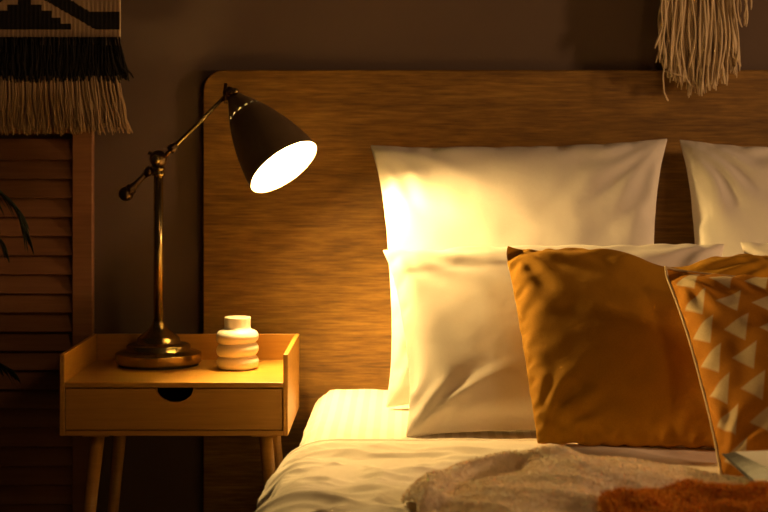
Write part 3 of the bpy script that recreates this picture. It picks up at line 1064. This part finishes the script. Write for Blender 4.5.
ed.build('edge_cord', M['yarn_light'], tw)['label'] = 'pale cord along the edge'


def yarn(mb, x, y, z0, z1, dx, r, wob, seg=9, side=6, taper=True, dy=0.0):
    ph = random.random() * 6.28; f = random.uniform(1.0, 2.2); ph2 = random.random() * 6.28
    pts, rs = [], []
    for k in range(seg):
        t = k / (seg - 1)
        pts.append((x + dx * t ** 1.3 + wob * t * math.sin(ph + f * 4 * t), y + dy * t + wob * 0.5 * t * math.cos(ph2 + f * 3 * t), z0 + (z1 - z0) * t))
        rs.append(r * (0.75 + 0.3 * math.sin(ph + t * 5) ** 2) * (0.55 if taper and k == seg - 1 else 1))
    mb.tube(pts, rs, side)


bf = MB()
zb = Zp(81, TD)
for row in range(4):
    n = 190
    for i in range(n):
        x = tx0 + (tx1 - tx0) * (i + random.random()) / n
        flare = 0.035 * max(0, (x - (tx1 - 0.05)) / 0.05) ** 1.5 * random.uniform(0.5, 1.0)
        zt = tz0 + 0.004 - row * 0.018
        yarn(bf, x, ty - 0.004 - random.random() * 0.006, zt, zb + random.uniform(-0.006, 0.006) + row * 0.002 * random.random(), flare, 0.0026, 0.004, 7, 5)
bfo = bf.build('black_fringe', M['blackyarn'], tw); tag(bfo, 'black shaggy wool fringe', kind='stuff')
wf = MB()
zt = Zp(76, TD); zb = Zp(132, TD)
n = 105
for row in range(2):
    for i in range(n):
        x = tx0 + 0.003 + (tx1 - tx0 - 0.004) * (i + random.random() * 0.9) / n
        flare = 0.027 * max(0, (x - (tx1 - 0.25)) / 0.25) ** 1.6 * random.uniform(0.8, 1.1)
        bnd = (x, ty - 0.002 - row * 0.005)
        zend = zb + random.uniform(-0.006, 0.010)
        ph = random.random() * 6.28
        for sub in range(3):
            yarn(wf, x + random.uniform(-0.0025, 0.0025), bnd[1] + random.uniform(-0.002, 0.002), zt, zend + random.uniform(-0.004, 0.006), flare + random.uniform(-0.003, 0.003), 0.0021, 0.0045, 10, 5, dy=0.0)
wfo = wf.build('yarn_fringe', M['yarn'], tw); tag(wfo, 'long beige yarn fringe', kind='stuff')
dwl = MB(); dwl.tube([(tx0 - 0.03, ty, tz1 + 0.006), (tx1 + 0.03, ty, tz1 + 0.006)], 0.008, 16)
dwl.build('dowel', M['dowel'], tw)
for x in (tx0 + 0.12, tx1 - 0.12):
    pgm = MB(); pgm.tube([(x, ty, tz1 + 0.006), (x, -0.0005, tz1 + 0.006)], 0.004, 12)
    pgm.build('wall_peg', M['dowel'], tw)

# ------------------------------------------------------------------ macrame tassel, top right
KD = 3.785
ky = -(WALL - KD)
mk = thing('macrame_hanging', (X(705, KD), ky, Zp(0, KD)), 'cream yarn tassel hanging on the wall above the headboard', 'wall hanging')
tf = MB()
ztop = Zp(-45, KD)
def strand(px_top, px_bot, py_bot, row, r=0.0025):
    x0 = X(px_top, KD); x1 = X(px_bot, KD)
    yarn(tf, x0, ky - row, ztop, Zp(py_bot, KD), x1 - x0, r * random.uniform(0.8, 1.15), 0.0085, 18, 6)
for i in range(165):
    u = random.random()
    # ends form a ragged foot, longest around a third in
    foot = np.interp(u, [0, 0.12, 0.3, 0.45, 0.62, 0.8, 1.0], [58, 78, 88, 98, 96, 88, 74])
    bot = foot - abs(random.gauss(0, 9)) if random.random() < 0.8 else foot - random.uniform(10, 40)
    strand(664 + u * 66 + random.uniform(-3, 3), 657 + u * 79 + random.uniform(-4, 4), bot, random.uniform(-0.006, 0.030))
for i in range(9):
    u = random.random()
    strand(724 + u * 20, 738 + u * 14, 8 + random.uniform(0, 24), random.uniform(-0.006, 0.010))
# one stray strand that curls out to the left
tf.tube([P(668, 40, KD - 0.02), P(665, 60, KD - 0.025), P(663, 76, KD - 0.03), P(664, 92, KD - 0.03), P(668, 101, KD - 0.028)], 0.0017, 6)
tf.tube([P(665, 71, KD - 0.03), P(675, 74, KD - 0.035), P(686, 77, KD - 0.032), P(691, 86, KD - 0.028)], 0.0015, 6)
tfo = tf.build('yarn_strands', M['yarn_light'], mk); tag(tfo, kind='stuff')
kn = MB()
kc = P(700, -48, KD)
kn.ball(kc, 0.05, 24, 14, (1.35, 0.5, 0.6))
for q in range(7):
    kn.tube([kc + Vector((0.073 * math.cos(t), 0.029 * math.sin(t), -0.03 + q * 0.01)) for t in np.linspace(0, 2 * PI, 24, endpoint=False)], 0.0045, 8, closed=True)
kn.build('knot', M['yarn_light'], mk)
dwl = MB(); dwl.tube([kc + Vector((-0.22, 0, 0.055)), kc + Vector((0.22, 0, 0.055))], 0.009, 16)
dwl.build('dowel', M['dowel'], mk)
for sx in (-0.16, 0.16):
    q = kc + Vector((sx, 0, 0.055))
    pgm = MB(); pgm.tube([q, Vector((q.x, -0.0005, q.z))], 0.004, 12)
    pgm.build('wall_peg', M['dowel'], mk)

# ------------------------------------------------------------------ potted palm, mostly past the left edge
PX, PY = -1.02, -0.33
palm = thing('potted_palm', (PX, PY, 0), 'dark green palm whose drooping leaf tips show at the left edge', 'plant')
pm = MB(); pm.lathe([(0.0, 0.09), (0.004, 0.096), (0.19, 0.125), (0.21, 0.13), (0.215, 0.126), (0.19, 0.117), (0.17, 0.112)], (PX, PY, 0), seg=40, cap0=True)
pm.build('pot', M['pot'], palm)
sm = MB(); sm.lathe([(0.178, 0.114), (0.184, 0.06), (0.186, 0.001)], (PX, PY, 0), seg=32)
sm.build('soil', M['soil'], palm)


def frond(pts, n, ln_, seed):
    rnd = random.Random(seed)
    fm = MB()
    pts = [Vector(p) for p in pts]
    # smooth the stem
    sm_ = []
    for i in range(len(pts) - 1):
        p0 = pts[max(i - 1, 0)]; p1 = pts[i]; p2 = pts[i + 1]; p3 = pts[min(i + 2, len(pts) - 1)]
        for k in range(10):
            t = k / 10
            sm_.append(0.5 * ((2 * p1) + (p2 - p0) * t + (2 * p0 - 5 * p1 + 4 * p2 - p3) * t * t + (3 * p1 - p0 - 3 * p2 + p3) * t ** 3))
    sm_.append(pts[-1])
    m_ = len(sm_)
    fm.tube(sm_, [0.0042 * (1 - 0.7 * i / m_) for i in range(m_)], 8)
    s0 = int(m_ * 0.42)
    for i in range(n):
        t = i / (n - 1)
        p = sm_[min(m_ - 1, int(s0 + (m_ - 1 - s0) * t))]
        q = sm_[min(m_ - 1, int(s0 + (m_ - 1 - s0) * t) - 1)]
        dirn = (p - q).normalized()
        for sgn in (-1, 1):
            side = dirn.cross(Vector((0, 0, 1)))
            if side.length < 0.1: side = Vector((0, 1, 0))
            side = side.normalized() * sgn
            l = ln_ * (1 - 0.45 * t) * rnd.uniform(0.8, 1.1)
            wdt = 0.0055
            spine = []
            for k in range(7):
                u = k / 6
                spine.append(p + (dirn * 0.85 + side * 0.5).normalized() * l * u + Vector((0, 0, -0.45 * l * u * u)))
            vs, fs = [], []
            for k, c in enumerate(spine):
                u = k / 6
                wv_ = wdt * math.sin(PI * (0.12 + 0.88 * u)) + 0.0003
                up = dirn.cross(side).normalized()
                across = (up * 0.5 + side.cross(up) * 0.8).normalized()
                vs += [c - across * wv_, c + up * wv_ * 0.25, c + across * wv_]
            for k in range(6):
                fs += [(3 * k, 3 * k + 1, 3 * k + 4, 3 * k + 3), (3 * k + 1, 3 * k + 2, 3 * k + 5, 3 * k + 4)]
            fm.add(vs, fs)
    return fm.build('frond', M['leaf'], palm, solid=0.0006)


b0 = Vector((PX, PY, 0.18))
fd = 3.56
frond([b0, b0 + Vector((0.0, 0.0, 0.45)), P(-50, 175, fd), P(-16, 182, fd), P(12, 204, fd), P(23, 226, fd)], 12, 0.085, 1)
frond([b0, b0 + Vector((0.01, -0.02, 0.30)), P(-60, 320, fd), P(-34, 335, fd), P(-12, 355, fd), P(4, 366, fd)], 9, 0.07, 2)
frond([b0, b0 + Vector((-0.03, 0.0, 0.5)), b0 + Vector((-0.10, -0.05, 0.85)), b0 + Vector((-0.22, -0.1, 0.95)), b0 + Vector((-0.32, -0.12, 0.85))], 11, 0.14, 3)
frond([b0, b0 + Vector((-0.02, -0.04, 0.4)), b0 + Vector((-0.06, -0.16, 0.75)), b0 + Vector((-0.10, -0.30, 0.80)), b0 + Vector((-0.13, -0.42, 0.68))], 11, 0.14, 4)
frond([b0, b0 + Vector((0.0, 0.02, 0.4)), b0 + Vector((-0.02, 0.02, 0.72)), P(-40, 240, fd), P(-8, 232, fd), P(2, 246, fd)], 6, 0.05, 5)

# ------------------------------------------------------------------ light
def point(name, loc, power, col, rad):
    l = bpy.data.lights.new(name, 'POINT'); l.energy = power; l.color = col; l.shadow_soft_size = rad
    o = bpy.data.objects.new(name, l); COL.objects.link(o); o.location = loc
    return o


point('floor_lamp_light', (3.0, -1.3, 1.2), 135.0, (1.0, 0.57, 0.27), 0.09)
al = bpy.data.lights.new('added_fill_light', 'AREA'); al.shape = 'DISK'; al.size = 0.5; al.energy = 8.0; al.color = (1.0, 0.52, 0.2)  # soft overhead fill, added to brighten pillow fronts and bedding
ao = bpy.data.objects.new('added_fill_light', al); COL.objects.link(ao); ao.location = (1.5, -3.1, 2.2)
ao.rotation_euler = (Vector((0.5, -0.5, 0.7)) - ao.location).to_track_quat('-Z', 'Y').to_euler()
wd = bpy.data.worlds.new('dim room'); scene.world = wd
wd.use_nodes = True
wd.node_tree.nodes['Background'].inputs[0].default_value = (1.0, 0.50, 0.22, 1)
wd.node_tree.nodes['Background'].inputs[1].default_value = 0.016

vs_ = scene.view_settings
scene.display_settings.display_device = 'sRGB'
vs_.view_transform = 'Standard'
vs_.look = 'None'
vs_.gamma = 1.0
vs_.exposure = 0.0
vs_.use_curve_mapping = False
cy = scene.cycles
cy.use_denoising = True
cy.max_bounces = 10
cy.diffuse_bounces = 6
cy.sample_clamp_indirect = 30.0
